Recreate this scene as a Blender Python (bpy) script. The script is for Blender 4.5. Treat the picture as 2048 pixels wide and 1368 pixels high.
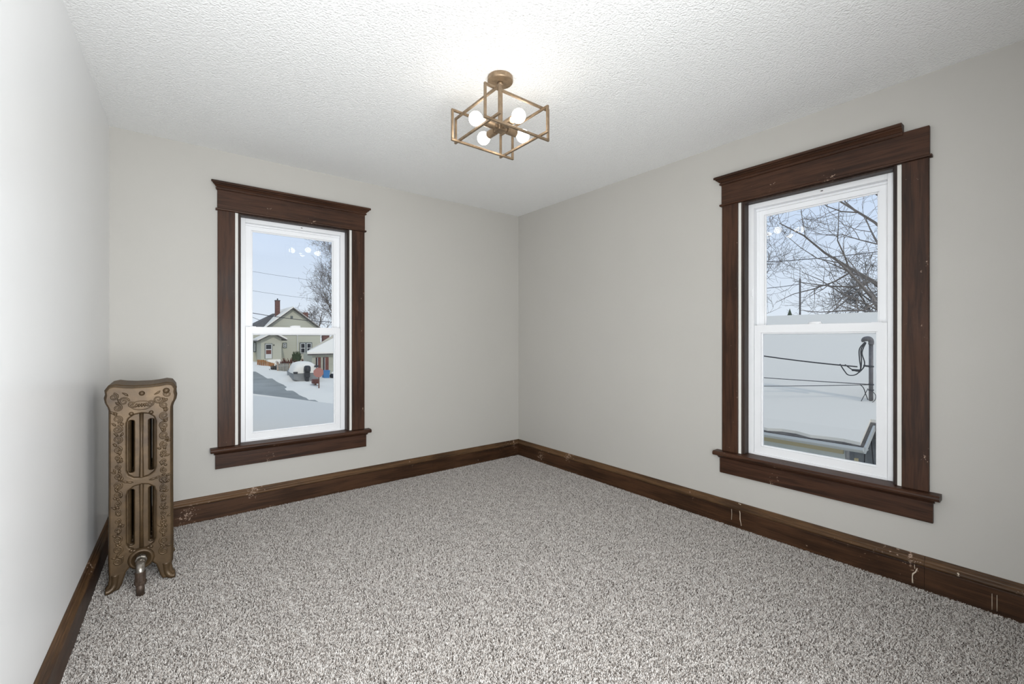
import bpy, bmesh, math, random
from mathutils import Vector, Matrix
for o in list(bpy.data.objects): bpy.data.objects.remove(o)
SC = bpy.context.scene; COL = SC.collection
random.seed(7)
# ------------------------------------------------------------------ camera
FPX, CX, HY = 875.0, 1024.0, 677.0            # focal length and horizon in photo pixels (2048x1368)
TH = math.atan((2141 - 1024) / FPX)
CAM = Vector((-2.9517, -3.6548, 1.2401))
FW = Vector((math.cos(TH), math.sin(TH), 0)); RT = Vector((math.sin(TH), -math.cos(TH), 0))
cd = bpy.data.cameras.new('camera'); cam = bpy.data.objects.new('camera', cd); COL.objects.link(cam)
cd.sensor_width = 36; cd.lens = FPX / 2048 * 36; cd.clip_start = 0.02; cd.clip_end = 500
cd.shift_y = -(684 - HY) / 2048
cam.location = CAM; cam.rotation_euler = (math.pi / 2, 0, math.atan2(FW.y, FW.x) - math.pi / 2)
SC.camera = cam
def ray(px, py): return FW + RT * ((px - CX) / FPX) + Vector((0, 0, (HY - py) / FPX))
def ony(px, py, y): v = ray(px, py); return CAM + v * ((y - CAM.y) / v.y)
def onx(px, py, x): v = ray(px, py); return CAM + v * ((x - CAM.x) / v.x)
# ------------------------------------------------------------------ world, sun, fill, exposure
W = bpy.data.worlds.new('sky'); SC.world = W; W.use_nodes = True
nt = W.node_tree; nt.nodes.clear()
wo = nt.nodes.new('ShaderNodeOutputWorld'); bg = nt.nodes.new('ShaderNodeBackground')
tc = nt.nodes.new('ShaderNodeTexCoord'); sx = nt.nodes.new('ShaderNodeSeparateXYZ'); cr = nt.nodes.new('ShaderNodeValToRGB')
nt.links.new(tc.outputs['Generated'], sx.inputs[0]); nt.links.new(sx.outputs['Z'], cr.inputs[0])
cr.color_ramp.elements[0].position = 0.0; cr.color_ramp.elements[0].color = (0.80, 0.87, 0.95, 1)
cr.color_ramp.elements[1].position = 0.6; cr.color_ramp.elements[1].color = (0.50, 0.62, 0.80, 1)
e = cr.color_ramp.elements.new(0.22); e.color = (0.63, 0.75, 0.94, 1)
nt.links.new(cr.outputs[0], bg.inputs[0]); nt.links.new(bg.outputs[0], wo.inputs[0]); bg.inputs[1].default_value = 1.0
sd = bpy.data.lights.new('sun', 'SUN'); sd.energy = 0.9; sd.angle = 0.03; sd.color = (1, 0.94, 0.84)
sun = bpy.data.objects.new('sun', sd); COL.objects.link(sun)
sun.rotation_euler = Vector((0.12, 1.0, -0.55)).to_track_quat('-Z', 'Y').to_euler()
def area(name, loc, aim, sx_, sy_, watts, col):
    l = bpy.data.lights.new(name, 'AREA'); l.shape = 'RECTANGLE'; l.size = sx_; l.size_y = sy_; l.energy = watts; l.color = col
    o = bpy.data.objects.new(name, l); COL.objects.link(o); o.location = loc
    o.rotation_euler = (Vector(aim) - Vector(loc)).to_track_quat('-Z', 'Y').to_euler(); return o
area('added_fill_behind_camera', (-2.57, -3.80, 1.10), (-2.57, 0, 1.10), 1.15, 2.0, 92, (0.95, 0.98, 1.0))  # added area fill to even out the room, set at the rear opening
BULB = 13.0
vs = SC.view_settings; vs.view_transform = 'Standard'; vs.look = 'None'; vs.gamma = 1; vs.use_curve_mapping = False; vs.exposure = 0.0

# ------------------------------------------------------------------ helpers
def srgb(r, g, b):
    f = lambda c: (c / 12.92 if c <= .04045 else ((c + .055) / 1.055) ** 2.4)
    return (f(r / 255), f(g / 255), f(b / 255), 1)
def link(o, parent=None):
    COL.objects.link(o)
    if parent is not None: o.parent = parent
    return o
def obj(name, me, mat=None, parent=None, smooth=False):
    if isinstance(me, bmesh.types.BMesh):
        bm = me; bmesh.ops.recalc_face_normals(bm, faces=bm.faces); me = bpy.data.meshes.new(name); bm.to_mesh(me); bm.free()
    o = bpy.data.objects.new(name, me)
    if mat is not None and not me.materials: me.materials.append(mat)
    if smooth: me.polygons.foreach_set('use_smooth', [True] * len(me.polygons))
    return link(o, parent)
def empty(name, loc=(0, 0, 0), rz=0):
    o = bpy.data.objects.new(name, None); o.empty_display_size = 0.1; o.location = loc; o.rotation_euler = (0, 0, rz); return link(o)
def tag(o, label, cat, group=None, kind=None):
    o['label'] = label; o['category'] = cat
    if group: o['group'] = group
    if kind: o['kind'] = kind
    return o
def struct(o, label=None):
    o['kind'] = 'structure'
    if label: o['label'] = label
    return o
def box(bm, x0, x1, y0, y1, z0, z1, bev=0.0, seg=2):
    m = Matrix.Translation(((x0 + x1) / 2, (y0 + y1) / 2, (z0 + z1) / 2)) @ Matrix.Diagonal((abs(x1 - x0), abs(y1 - y0), abs(z1 - z0), 1))
    r = bmesh.ops.create_cube(bm, size=1, matrix=m)
    if bev:
        es = list({e for v in r['verts'] for e in v.link_edges})
        bmesh.ops.bevel(bm, geom=es, offset=bev, segments=seg, affect='EDGES', profile=0.5)
    return bm
def bx(*a, **k): return box(bmesh.new(), *a, **k)
def poly_prism(bm, pts, d):           # pts: 3d polygon, d: extrusion vector
    a = [bm.verts.new(p) for p in pts]; b = [bm.verts.new(Vector(p) + Vector(d)) for p in pts]; n = len(a)
    bm.faces.new(a); bm.faces.new(b[::-1])
    for i in range(n): bm.faces.new((a[i], b[i], b[(i + 1) % n], a[(i + 1) % n]))
    return bm
def profile_x(prof, x0, x1, bm=None):  # prof: (y,z) polygon extruded along x
    return poly_prism(bm or bmesh.new(), [(x0, y, z) for y, z in prof], (x1 - x0, 0, 0))
def tube(bm, pts, rad, n=8, caps=True):
    pts = [Vector(p) for p in pts]; rs = rad if isinstance(rad, (list, tuple)) else [rad] * len(pts)
    rings = []; up = None
    for i, p in enumerate(pts):
        t = (pts[min(i + 1, len(pts) - 1)] - pts[max(i - 1, 0)]).normalized()
        if up is None: up = Vector((0, 0, 1)) if abs(t.z) < .9 else Vector((1, 0, 0))
        s = t.cross(up)
        if s.length < 1e-6: s = t.orthogonal()
        s.normalize(); up = s.cross(t)
        rings.append([bm.verts.new(p + (s * math.cos(2 * math.pi * k / n) + up * math.sin(2 * math.pi * k / n)) * rs[i]) for k in range(n)])
    for a, b in zip(rings, rings[1:]):
        for k in range(n): bm.faces.new((a[k], a[(k + 1) % n], b[(k + 1) % n], b[k]))
    if caps: bm.faces.new(rings[0][::-1]); bm.faces.new(rings[-1])
    return bm
def lathe(bm, prof, n=24, mat=Matrix()):   # prof (r,z)
    rings = [[bm.verts.new(mat @ Vector((r * math.cos(2 * math.pi * k / n), r * math.sin(2 * math.pi * k / n), z))) for k in range(n)] if r > 1e-6 else [bm.verts.new(mat @ Vector((0, 0, z)))] for r, z in prof]
    for a, b in zip(rings, rings[1:]):
        for k in range(n):
            k2 = (k + 1) % n
            if len(a) == 1 and len(b) == 1: continue
            if len(a) == 1: bm.faces.new((a[0], b[k], b[k2]))
            elif len(b) == 1: bm.faces.new((a[k], b[0], a[k2]))
            else: bm.faces.new((a[k], b[k], b[k2], a[k2]))
    return bm
def smooth_pts(ctrl, n=8):
    P = [Vector(p) for p in ctrl]; out = []
    for i in range(len(P) - 1):
        a, b, c, d = P[max(i - 1, 0)], P[i], P[i + 1], P[min(i + 2, len(P) - 1)]
        for k in range(n):
            t = k / n
            out.append(0.5 * ((2 * b) + (c - a) * t + (2 * a - 5 * b + 4 * c - d) * t * t + (3 * b - a - 3 * c + d) * t ** 3))
    return out + [P[-1]]
def plate(outline, holes, depth, bevel, res=2):    # filled 2d outline with holes, extruded; local x,y plane, z thickness -> mesh in XZ plane, thickness along y
    cu = bpy.data.curves.new('plate', 'CURVE'); cu.dimensions = '2D'; cu.fill_mode = 'BOTH'
    cu.extrude = depth / 2 - bevel; cu.bevel_depth = bevel; cu.bevel_resolution = res
    for ring in [outline] + holes:
        s = cu.splines.new('POLY'); s.points.add(len(ring) - 1); s.use_cyclic_u = True
        for p, q in zip(s.points, ring): p.co = (q[0], q[1], 0, 1)
    t = bpy.data.objects.new('plate', cu); COL.objects.link(t)
    me = bpy.data.meshes.new_from_object(t.evaluated_get(bpy.context.evaluated_depsgraph_get()))
    bpy.data.objects.remove(t); me.transform(Matrix.Rotation(math.pi / 2, 4, 'X'))
    return me
# ------------------------------------------------------------------ materials
def mat(name, col, rough=0.6, metal=0.0, spec=0.5):
    m = bpy.data.materials.new(name); m.use_nodes = True; b = m.node_tree.nodes['Principled BSDF']
    b.inputs['Base Color'].default_value = col; b.inputs['Roughness'].default_value = rough; b.inputs['Metallic'].default_value = metal
    b.inputs['Specular IOR Level'].default_value = spec
    return m
def N(m, t): return m.node_tree.nodes.new(t)
def L(m, a, b): m.node_tree.links.new(a, b)
def bsdf(m): return m.node_tree.nodes['Principled BSDF']
def ramp(m, stops):
    r = N(m, 'ShaderNodeValToRGB'); el = r.color_ramp.elements
    el[0].position, el[0].color = stops[0]; el[1].position, el[1].color = stops[-1]
    for p, c in stops[1:-1]: q = el.new(p); q.color = c
    return r
def noise(m, vec, scale, detail=2, rough=.5, dist=0):
    n = N(m, 'ShaderNodeTexNoise'); n.inputs['Scale'].default_value = scale; n.inputs['Detail'].default_value = detail; n.inputs['Roughness'].default_value = rough; n.inputs['Distortion'].default_value = dist
    if vec is not None: L(m, vec, n.inputs['Vector'])
    return n
def coords(m, scale=None, which='Object'):
    t = N(m, 'ShaderNodeTexCoord'); o = t.outputs[which]
    if scale:
        mp = N(m, 'ShaderNodeMapping'); mp.inputs['Scale'].default_value = scale; L(m, o, mp.inputs[0]); o = mp.outputs[0]
    return o
def bump(m, h, strength, dist):
    b = N(m, 'ShaderNodeBump'); b.inputs['Strength'].default_value = strength; b.inputs['Distance'].default_value = dist
    L(m, h, b.inputs['Height']); L(m, b.outputs[0], bsdf(m).inputs['Normal']); return b
def noisy(name, c1, c2, scale, rough=.6, metal=0, bmp=0, bdist=.002, detail=4, sc=None):
    m = mat(name, c1, rough, metal); v = coords(m, sc); n = noise(m, v, scale, detail, .6)
    r = ramp(m, [(.35, c1), (.65, c2)]); L(m, n.outputs['Fac'], r.inputs[0]); L(m, r.outputs[0], bsdf(m).inputs['Base Color'])
    if bmp: bump(m, n.outputs['Fac'], bmp, bdist)
    return m
def wood(name, axis, seed=0.0, dark=srgb(31, 20, 15), light=srgb(71, 46, 32), scuff=True):
    m = mat(name, dark, .42, 0, .22); sc = [26, 26, 26]; sc[axis] = 1.6
    t = N(m, 'ShaderNodeTexCoord'); mp = N(m, 'ShaderNodeMapping'); mp.inputs['Scale'].default_value = sc; mp.inputs['Location'].default_value = (seed, seed * 2, seed * 3)
    L(m, t.outputs['Object'], mp.inputs[0])
    n1 = noise(m, mp.outputs[0], 1.6, 6, .65, .6); n2 = noise(m, mp.outputs[0], 9, 3, .6)
    n3 = noise(m, t.outputs['Object'], 2.3, 3, .5)
    a = N(m, 'ShaderNodeMath'); a.operation = 'MULTIPLY_ADD'; a.inputs[1].default_value = .25; L(m, n2.outputs['Fac'], a.inputs[0]); L(m, n1.outputs['Fac'], a.inputs[2])
    b = N(m, 'ShaderNodeMath'); b.operation = 'MULTIPLY_ADD'; b.inputs[1].default_value = .55; L(m, n3.outputs['Fac'], b.inputs[0]); L(m, a.outputs[0], b.inputs[2])
    r = ramp(m, [(.62, dark), (.82, [(x + y) / 2 * .92 for x, y in zip(dark, light)][:3] + [1]), (1.0, light)]); L(m, b.outputs[0], r.inputs[0])
    out = r.outputs[0]
    if scuff:     # scattered chips of old pale paint
        n4 = noise(m, t.outputs['Object'], 55, 5, .7); n5 = noise(m, t.outputs['Object'], 4.2, 2, .5)
        mu = N(m, 'ShaderNodeMath'); mu.operation = 'MULTIPLY'; L(m, n4.outputs['Fac'], mu.inputs[0]); L(m, n5.outputs['Fac'], mu.inputs[1])
        rr = ramp(m, [(.395, (0, 0, 0, 1)), (.42, (1, 1, 1, 1))]); L(m, mu.outputs[0], rr.inputs[0])
        mx = N(m, 'ShaderNodeMix'); mx.data_type = 'RGBA'; L(m, rr.outputs[0], mx.inputs['Factor']); L(m, out, mx.inputs['A']); mx.inputs['B'].default_value = srgb(165, 142, 125)
        out = mx.outputs['Result']
    L(m, out, bsdf(m).inputs['Base Color']); bump(m, a.outputs[0], .18, .002)
    rg = ramp(m, [(.3, (.36, .36, .36, 1)), (.7, (.55, .55, .55, 1))]); L(m, n3.outputs['Fac'], rg.inputs[0]); L(m, rg.outputs[0], bsdf(m).inputs['Roughness'])
    return m
M = {}
M['wood_h'] = wood('dark stained wood, grain along the board', 0, 0.3)
M['wood_v'] = wood('dark stained wood, upright grain', 2, 4.1)
M['wood_y'] = wood('dark stained wood, grain along the wall', 1, 2.2)
M['wood_base'] = wood('dark stained skirting wood', 0, 5.5, srgb(34, 22, 15), srgb(74, 50, 33))
M['wood_cap'] = wood('worn skirting cap wood', 0, 7.7, srgb(46, 32, 22), srgb(98, 72, 48))
M['wood_stop'] = wood('almost black window stop wood', 2, 9.1, srgb(38, 31, 29), srgb(66, 54, 48), False)
M['vinyl'] = mat('white window vinyl', srgb(240, 241, 243), .3)
M['caulk'] = mat('white caulked strip', srgb(226, 224, 218), .6)
M['paint'] = mat('old paint drip', srgb(205, 190, 172), .6)
def wallpaint(name, col, rough, bs, spec=.5):
    m = mat(name, col, rough, 0, spec); v = coords(m); n = noise(m, v, 180, 2); n2 = noise(m, v, 1.5, 4, .6)
    add = N(m, 'ShaderNodeMath'); add.operation = 'MULTIPLY_ADD'; add.inputs[1].default_value = 6; L(m, n2.outputs['Fac'], add.inputs[0]); L(m, n.outputs['Fac'], add.inputs[2])
    bump(m, add.outputs[0], bs, .0012)
    r = ramp(m, [(.3, col), (.7, [c * .97 for c in col[:3]] + [1])]); L(m, n2.outputs['Fac'], r.inputs[0]); L(m, r.outputs[0], bsdf(m).inputs['Base Color'])
    return m
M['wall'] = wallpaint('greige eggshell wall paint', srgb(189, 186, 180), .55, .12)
M['wall_gloss'] = wallpaint('satin wall paint whitened as if daylit', srgb(245, 245, 245), .30, .08)  # base colour whitened to stand in for window light on the left wall
M['hall'] = mat('hall paint', srgb(228, 226, 222), .6)
def ceiling_mat():
    m = mat('sprayed texture ceiling', srgb(246, 246, 245), .8); v = coords(m)
    n = noise(m, v, 95, 3, .6); vo = N(m, 'ShaderNodeTexVoronoi'); vo.inputs['Scale'].default_value = 120; L(m, v, vo.inputs['Vector'])
    a = N(m, 'ShaderNodeMath'); a.operation = 'SUBTRACT'; L(m, n.outputs['Fac'], a.inputs[0])
    s = N(m, 'ShaderNodeMath'); s.operation = 'MULTIPLY'; s.inputs[1].default_value = .5; L(m, vo.outputs['Distance'], s.inputs[0]); L(m, s.outputs[0], a.inputs[1])
    bump(m, a.outputs[0], .8, .006); return m
M['ceiling'] = ceiling_mat()
def glass_mat():
    m = bpy.data.materials.new('window glass'); m.use_nodes = True; t = m.node_tree; t.nodes.clear()
    o = t.nodes.new('ShaderNodeOutputMaterial'); mx = t.nodes.new('ShaderNodeMixShader'); tr = t.nodes.new('ShaderNodeBsdfTransparent'); gl = t.nodes.new('ShaderNodeBsdfGlossy'); fr = t.nodes.new('ShaderNodeFresnel')
    fr.inputs['IOR'].default_value = 1.3; gl.inputs['Roughness'].default_value = .0; tr.inputs[0].default_value = (.985, .99, .99, 1)
    t.links.new(fr.outputs[0], mx.inputs[0]); t.links.new(tr.outputs[0], mx.inputs[1]); t.links.new(gl.outputs[0], mx.inputs[2]); t.links.new(mx.outputs[0], o.inputs[0]); return m
M['glass'] = glass_mat()
M['brass'] = noisy('aged brushed brass', srgb(152, 131, 107), srgb(124, 106, 85), 30, .4, .65)
def emit(name, col, s):
    m = bpy.data.materials.new(name); m.use_nodes = True; b = bsdf(m); b.inputs['Base Color'].default_value = (.9, .9, .9, 1)
    b.inputs['Emission Color'].default_value = col; b.inputs['Emission Strength'].default_value = s; return m
M['bulb'] = emit('lit frosted bulb', (1, .93, .82, 1), BULB)
def carpet_mat():
    m = mat('cut pile yarn', (.5, .5, .5, 1), .95, 0, .1); a = N(m, 'ShaderNodeAttribute'); a.attribute_name = 'yarn'
    L(m, a.outputs['Color'], bsdf(m).inputs['Base Color']); return m
M['yarn'] = carpet_mat()
M['backing'] = mat('carpet backing', srgb(120, 110, 102), .95)
def iron_mat():
    m = mat('bronze painted cast iron', srgb(104, 84, 58), .42, .35); v = coords(m)
    n = noise(m, v, 9, 5, .65); r = ramp(m, [(.3, srgb(62, 48, 34)), (.55, srgb(86, 68, 46)), (.75, srgb(108, 87, 61))]); L(m, n.outputs['Fac'], r.inputs[0])
    n4 = noise(m, v, 130, 3, .6); rr = ramp(m, [(.735, (0, 0, 0, 1)), (.75, (1, 1, 1, 1))]); L(m, n4.outputs['Fac'], rr.inputs[0])
    mx = N(m, 'ShaderNodeMix'); mx.data_type = 'RGBA'; L(m, rr.outputs[0], mx.inputs['Factor']); L(m, r.outputs[0], mx.inputs['A']); mx.inputs['B'].default_value = srgb(190, 176, 158)
    L(m, mx.outputs['Result'], bsdf(m).inputs['Base Color'])
    n2 = noise(m, v, 60, 4, .6); bump(m, n2.outputs['Fac'], .25, .002); return m
M['iron'] = iron_mat()
M['nickel'] = noisy('tarnished valve metal', srgb(190, 186, 178), srgb(120, 112, 104), 40, .3, .8)
M['pipe'] = noisy('dark iron pipe', srgb(92, 76, 64), srgb(66, 54, 46), 30, .5, .3)
def snow_mat(name, c, s=1.5, bs=.5, bd=.05):
    m = mat(name, c, .9, 0, .2); v = coords(m); n = noise(m, v, s, 6, .6); bump(m, n.outputs['Fac'], bs, bd); return m
M['snow'] = snow_mat('snow', srgb(246, 240, 228))
M['snow_low'] = snow_mat('deep level roof snow', srgb(252, 242, 227), .6, .3, .05)
M['snow_roof'] = snow_mat('smooth roof snow', srgb(238, 231, 219), .6, .3, .05)
# ------------------------------------------------------------------ room shell
HC = 2.55
LX = lambda y: -3.242 + 0.027 * y          # the left wall is not quite square to the room
YR = -3.92                                  # rear wall with the doorway the photo is taken from
def wall_hole(u0, u1, z0, z1, hu0, hu1, hz0, hz1, t):   # wall along local x with one opening, thickness toward +y
    bm = bmesh.new()
    o = [(u0, z0), (u1, z0), (u1, z1), (u0, z1)]; h = [(hu0, hz0), (hu1, hz0), (hu1, hz1), (hu0, hz1)]
    V = [[bm.verts.new((x, y, z)) for x, z in ring] for y in (0, t) for ring in (o, h)]
    of, hf, ob, hb = V
    for i in range(4):
        j = (i + 1) % 4
        bm.faces.new((of[i], of[j], hf[j], hf[i])); bm.faces.new((ob[i], hb[i], hb[j], ob[j]))
        bm.faces.new((of[i], ob[i], ob[j], of[j])); bm.faces.new((hf[i], hf[j], hb[j], hb[i]))
    return bm
W1C, W2C = -2.178, -2.717                   # window centre lines: x on the back wall, y on the right wall
ZS, ZH = 0.455, 2.137
wb = obj('wall_back', wall_hole(-3.45, 0.2, -.05, HC, W1C - .412, W1C + .412, ZS, ZH, .2), M['wall']); struct(wb, 'greige painted back wall holding the window with the street view')
w = obj('wall_right', wall_hole(0, 5.6, -.05, HC, -W2C - .412, -W2C + .412, ZS, ZH, .2), M['wall']); w.rotation_euler = (0, 0, -math.pi / 2); struct(w, 'greige painted right wall holding the window with the roof view')
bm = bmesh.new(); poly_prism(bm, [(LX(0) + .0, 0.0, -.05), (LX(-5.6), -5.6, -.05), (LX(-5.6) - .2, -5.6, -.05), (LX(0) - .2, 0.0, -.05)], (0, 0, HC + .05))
struct(obj('wall_left', bm, M['wall_gloss']), 'satin painted left wall beside the radiator, whitened for window light')
bm = bmesh.new(); box(bm, -1.98, 0, YR - .12, YR, -.05, HC); box(bm, -3.4, -1.98, YR - .12, YR, 2.15, HC); struct(obj('wall_rear', bm, M['wall']))
struct(obj('wall_hall', bx(-3.6, .2, -5.8, -5.6, -.05, HC), M['hall']))
struct(obj('ceiling', bx(-3.6, .2, -5.8, .2, HC, HC + .18), M['ceiling']), 'white sprayed texture ceiling')
fl = struct(obj('floor', bx(-3.6, .2, -5.8, .2, -.16, -.014), M['backing']), 'speckled grey beige cut pile carpet floor')
# carpet pile: one patch of twisted yarn tufts, repeated over the floor by geometry nodes
def pile_patch(T=.25, step=.0041):
    rnd = random.Random(11); V = []; F = []; C = []; n = int(T / step)
    cols = [(.78, .745, .71), (.66, .615, .575), (.48, .435, .40), (.28, .245, .22), (.14, .12, .105)]; wts = [31, 27, 18, 14, 10]
    for i in range(n):
        for j in range(n):
            bxp = (i + .5 + rnd.uniform(-.6, .6)) * T / n - T / 2; byp = (j + .5 + rnd.uniform(-.6, .6)) * T / n - T / 2
            a = rnd.uniform(0, 6.283); lean = rnd.uniform(.15, 1.0); h = rnd.uniform(.0115, .0155); r = rnd.uniform(.0015, .0022); tw = rnd.uniform(0, 6.28)
            c = rnd.choices(cols, wts)[0]; k = rnd.uniform(.80, 1.0); c = (c[0] * k, c[1] * k, c[2] * k, 1); b0 = len(V)
            a2 = a + rnd.uniform(-1.3, 1.3)
            cen = [(0, 0, -.014), (math.cos(a) * lean * .004, math.sin(a) * lean * .004, -.014 + h * .6), (math.cos(a) * lean * .007 + math.cos(a2) * lean * .004, math.sin(a) * lean * .007 + math.sin(a2) * lean * .004, -.014 + h * (1.12 - .22 * lean))]
            for q, (cx, cy, cz) in enumerate(cen):
                rr = r * (.8, 1.1, .75)[q]
                for s in range(3):
                    an = tw + q * .8 + s * 2.0944
                    V.append((bxp + cx + rr * math.cos(an), byp + cy + rr * math.sin(an), cz))
            for q in range(2):
                for s in range(3):
                    s2 = (s + 1) % 3; F.append((b0 + q * 3 + s, b0 + q * 3 + s2, b0 + q * 3 + 3 + s2, b0 + q * 3 + 3 + s))
            F.append((b0 + 6, b0 + 7, b0 + 8)); C += [c] * 9
    me = bpy.data.meshes.new('carpet_pile'); me.from_pydata(V, [], F)
    at = me.color_attributes.new('yarn', 'FLOAT_COLOR', 'POINT'); at.data.foreach_set('color', [x for c in C for x in c]); me.materials.append(M['yarn']); return me
pile = bpy.data.objects.new('carpet_pile', pile_patch()); link(pile, fl); pile['kind'] = 'stuff'; pile['label'] = 'twisted grey beige carpet yarn'
ng = bpy.data.node_groups.new('repeat pile over floor', 'GeometryNodeTree')
ng.interface.new_socket('Geometry', in_out='INPUT', socket_type='NodeSocketGeometry'); ng.interface.new_socket('Geometry', in_out='OUTPUT', socket_type='NodeSocketGeometry')
gi = ng.nodes.new('NodeGroupInput'); go = ng.nodes.new('NodeGroupOutput'); gr = ng.nodes.new('GeometryNodeMeshGrid'); tf = ng.nodes.new('GeometryNodeTransform'); ip = ng.nodes.new('GeometryNodeInstanceOnPoints')
rv = ng.nodes.new('FunctionNodeRandomValue'); rv.data_type = 'INT'; rv.inputs[4].default_value = 0; rv.inputs[5].default_value = 3
mm = ng.nodes.new('ShaderNodeMath'); mm.operation = 'MULTIPLY'; mm.inputs[1].default_value = math.pi / 2; cb = ng.nodes.new('ShaderNodeCombineXYZ')
NX, NY = 14, 18
gr.inputs['Size X'].default_value = .25 * (NX - 1); gr.inputs['Size Y'].default_value = .25 * (NY - 1); gr.inputs['Vertices X'].default_value = NX; gr.inputs['Vertices Y'].default_value = NY
tf.inputs['Translation'].default_value = (-3.4 + .125 * NX, .05 - .125 * NY, 0)
lk = ng.links.new
lk(gr.outputs[0], tf.inputs[0]); lk(tf.outputs[0], ip.inputs['Points']); lk(gi.outputs[0], ip.inputs['Instance']); lk(rv.outputs[2], mm.inputs[0]); lk(mm.outputs[0], cb.inputs[2]); lk(cb.outputs[0], ip.inputs['Rotation']); lk(ip.outputs[0], go.inputs[0])
md = pile.modifiers.new('repeat', 'NODES'); md.node_group = ng

# ------------------------------------------------------------------ baseboards
def baseboard(name, loc, rz, length, splits, label):    # local: wall face at y=0, room toward -y, run along +x
    root = empty(name, loc, rz); struct(root, label)
    x = 0.0
    for s in splits + [length]:
        prof = [(0.004, -.03), (-.019, -.03), (-.019, .109), (-.017, .112), (0.004, .112)]
        obj('board', profile_x(prof, x + .0006, s - .0006), M['wood_base'], root)
        cap = [(0.004, .1135), (-.016, .1135), (-.0165, .117), (-.024, .119), (-.0265, .124), (-.025, .131), (-.021, .135), (-.0165, .138), (-.0145, .143), (-.014, .148), (-.0105, .151), (-.0095, .157), (-.006, .161), (0.004, .162)]
        obj('cap_moulding', profile_x(cap, x + .0006, s - .0006), M['wood_cap'], root)
        x = s
    return root
baseboard('baseboard_back', (-3.235, 0, 0), 0, 3.235, [2.2], 'dark wood skirting along the back wall')
b2 = baseboard('baseboard_right', (0, 0, 0), -math.pi / 2, 3.92, [3.21], 'dark wood skirting along the right wall with paint drips')
baseboard('baseboard_left', (LX(-3.9), -3.9, 0), math.pi / 2 + math.atan(-.027), 3.9, [2.9], 'dark scuffed wood skirting along the left wall')
def drip(parent, u, pts, r=.0022, yy=-.0195):
    bm = bmesh.new(); tube(bm, [(u + a, yy, z) for a, z in pts], [r * (0.6 + .4 * ((i * 7) % 3) / 2) for i in range(len(pts))], 6)
    bmesh.ops.scale(bm, vec=(1, .5, 1), space=Matrix.Translation((0, -yy, 0)), verts=bm.verts); obj('paint_drip', bm, M['paint'], parent, True)
def U(px, py): return -onx(px, py, -.02).y
drip(b2, U(1463, 1035), [(0, .112), (.002, .08), (0, .04)], .0016)
drip(b2, U(1480, 1030), [(-.003, .115), (0, .10), (0, .06), (.006, .035), (.008, .02)], .003)
drip(b2, U(1478, 1005), [(-.008, .158), (.0, .156), (.008, .154)], .003, -.011)
drip(b2, U(1829, 1150), [(.010, .095), (.004, .075), (-.006, .062), (-.008, .05), (-.008, .03), (-.007, .015)], .0035)
drip(b2, U(1829, 1142), [(0, .11), (0, .10), (.001, .09)], .0016)
drip(b2, U(1917, 1150), [(-.002, .135), (.001, .128), (-.001, .12)], .006, -.024)
for q in (1984, 1994): drip(b2, U(q, 1212), [(0, .085), (0, .06), (0, .035), (0, .012)], .0012)

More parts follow.
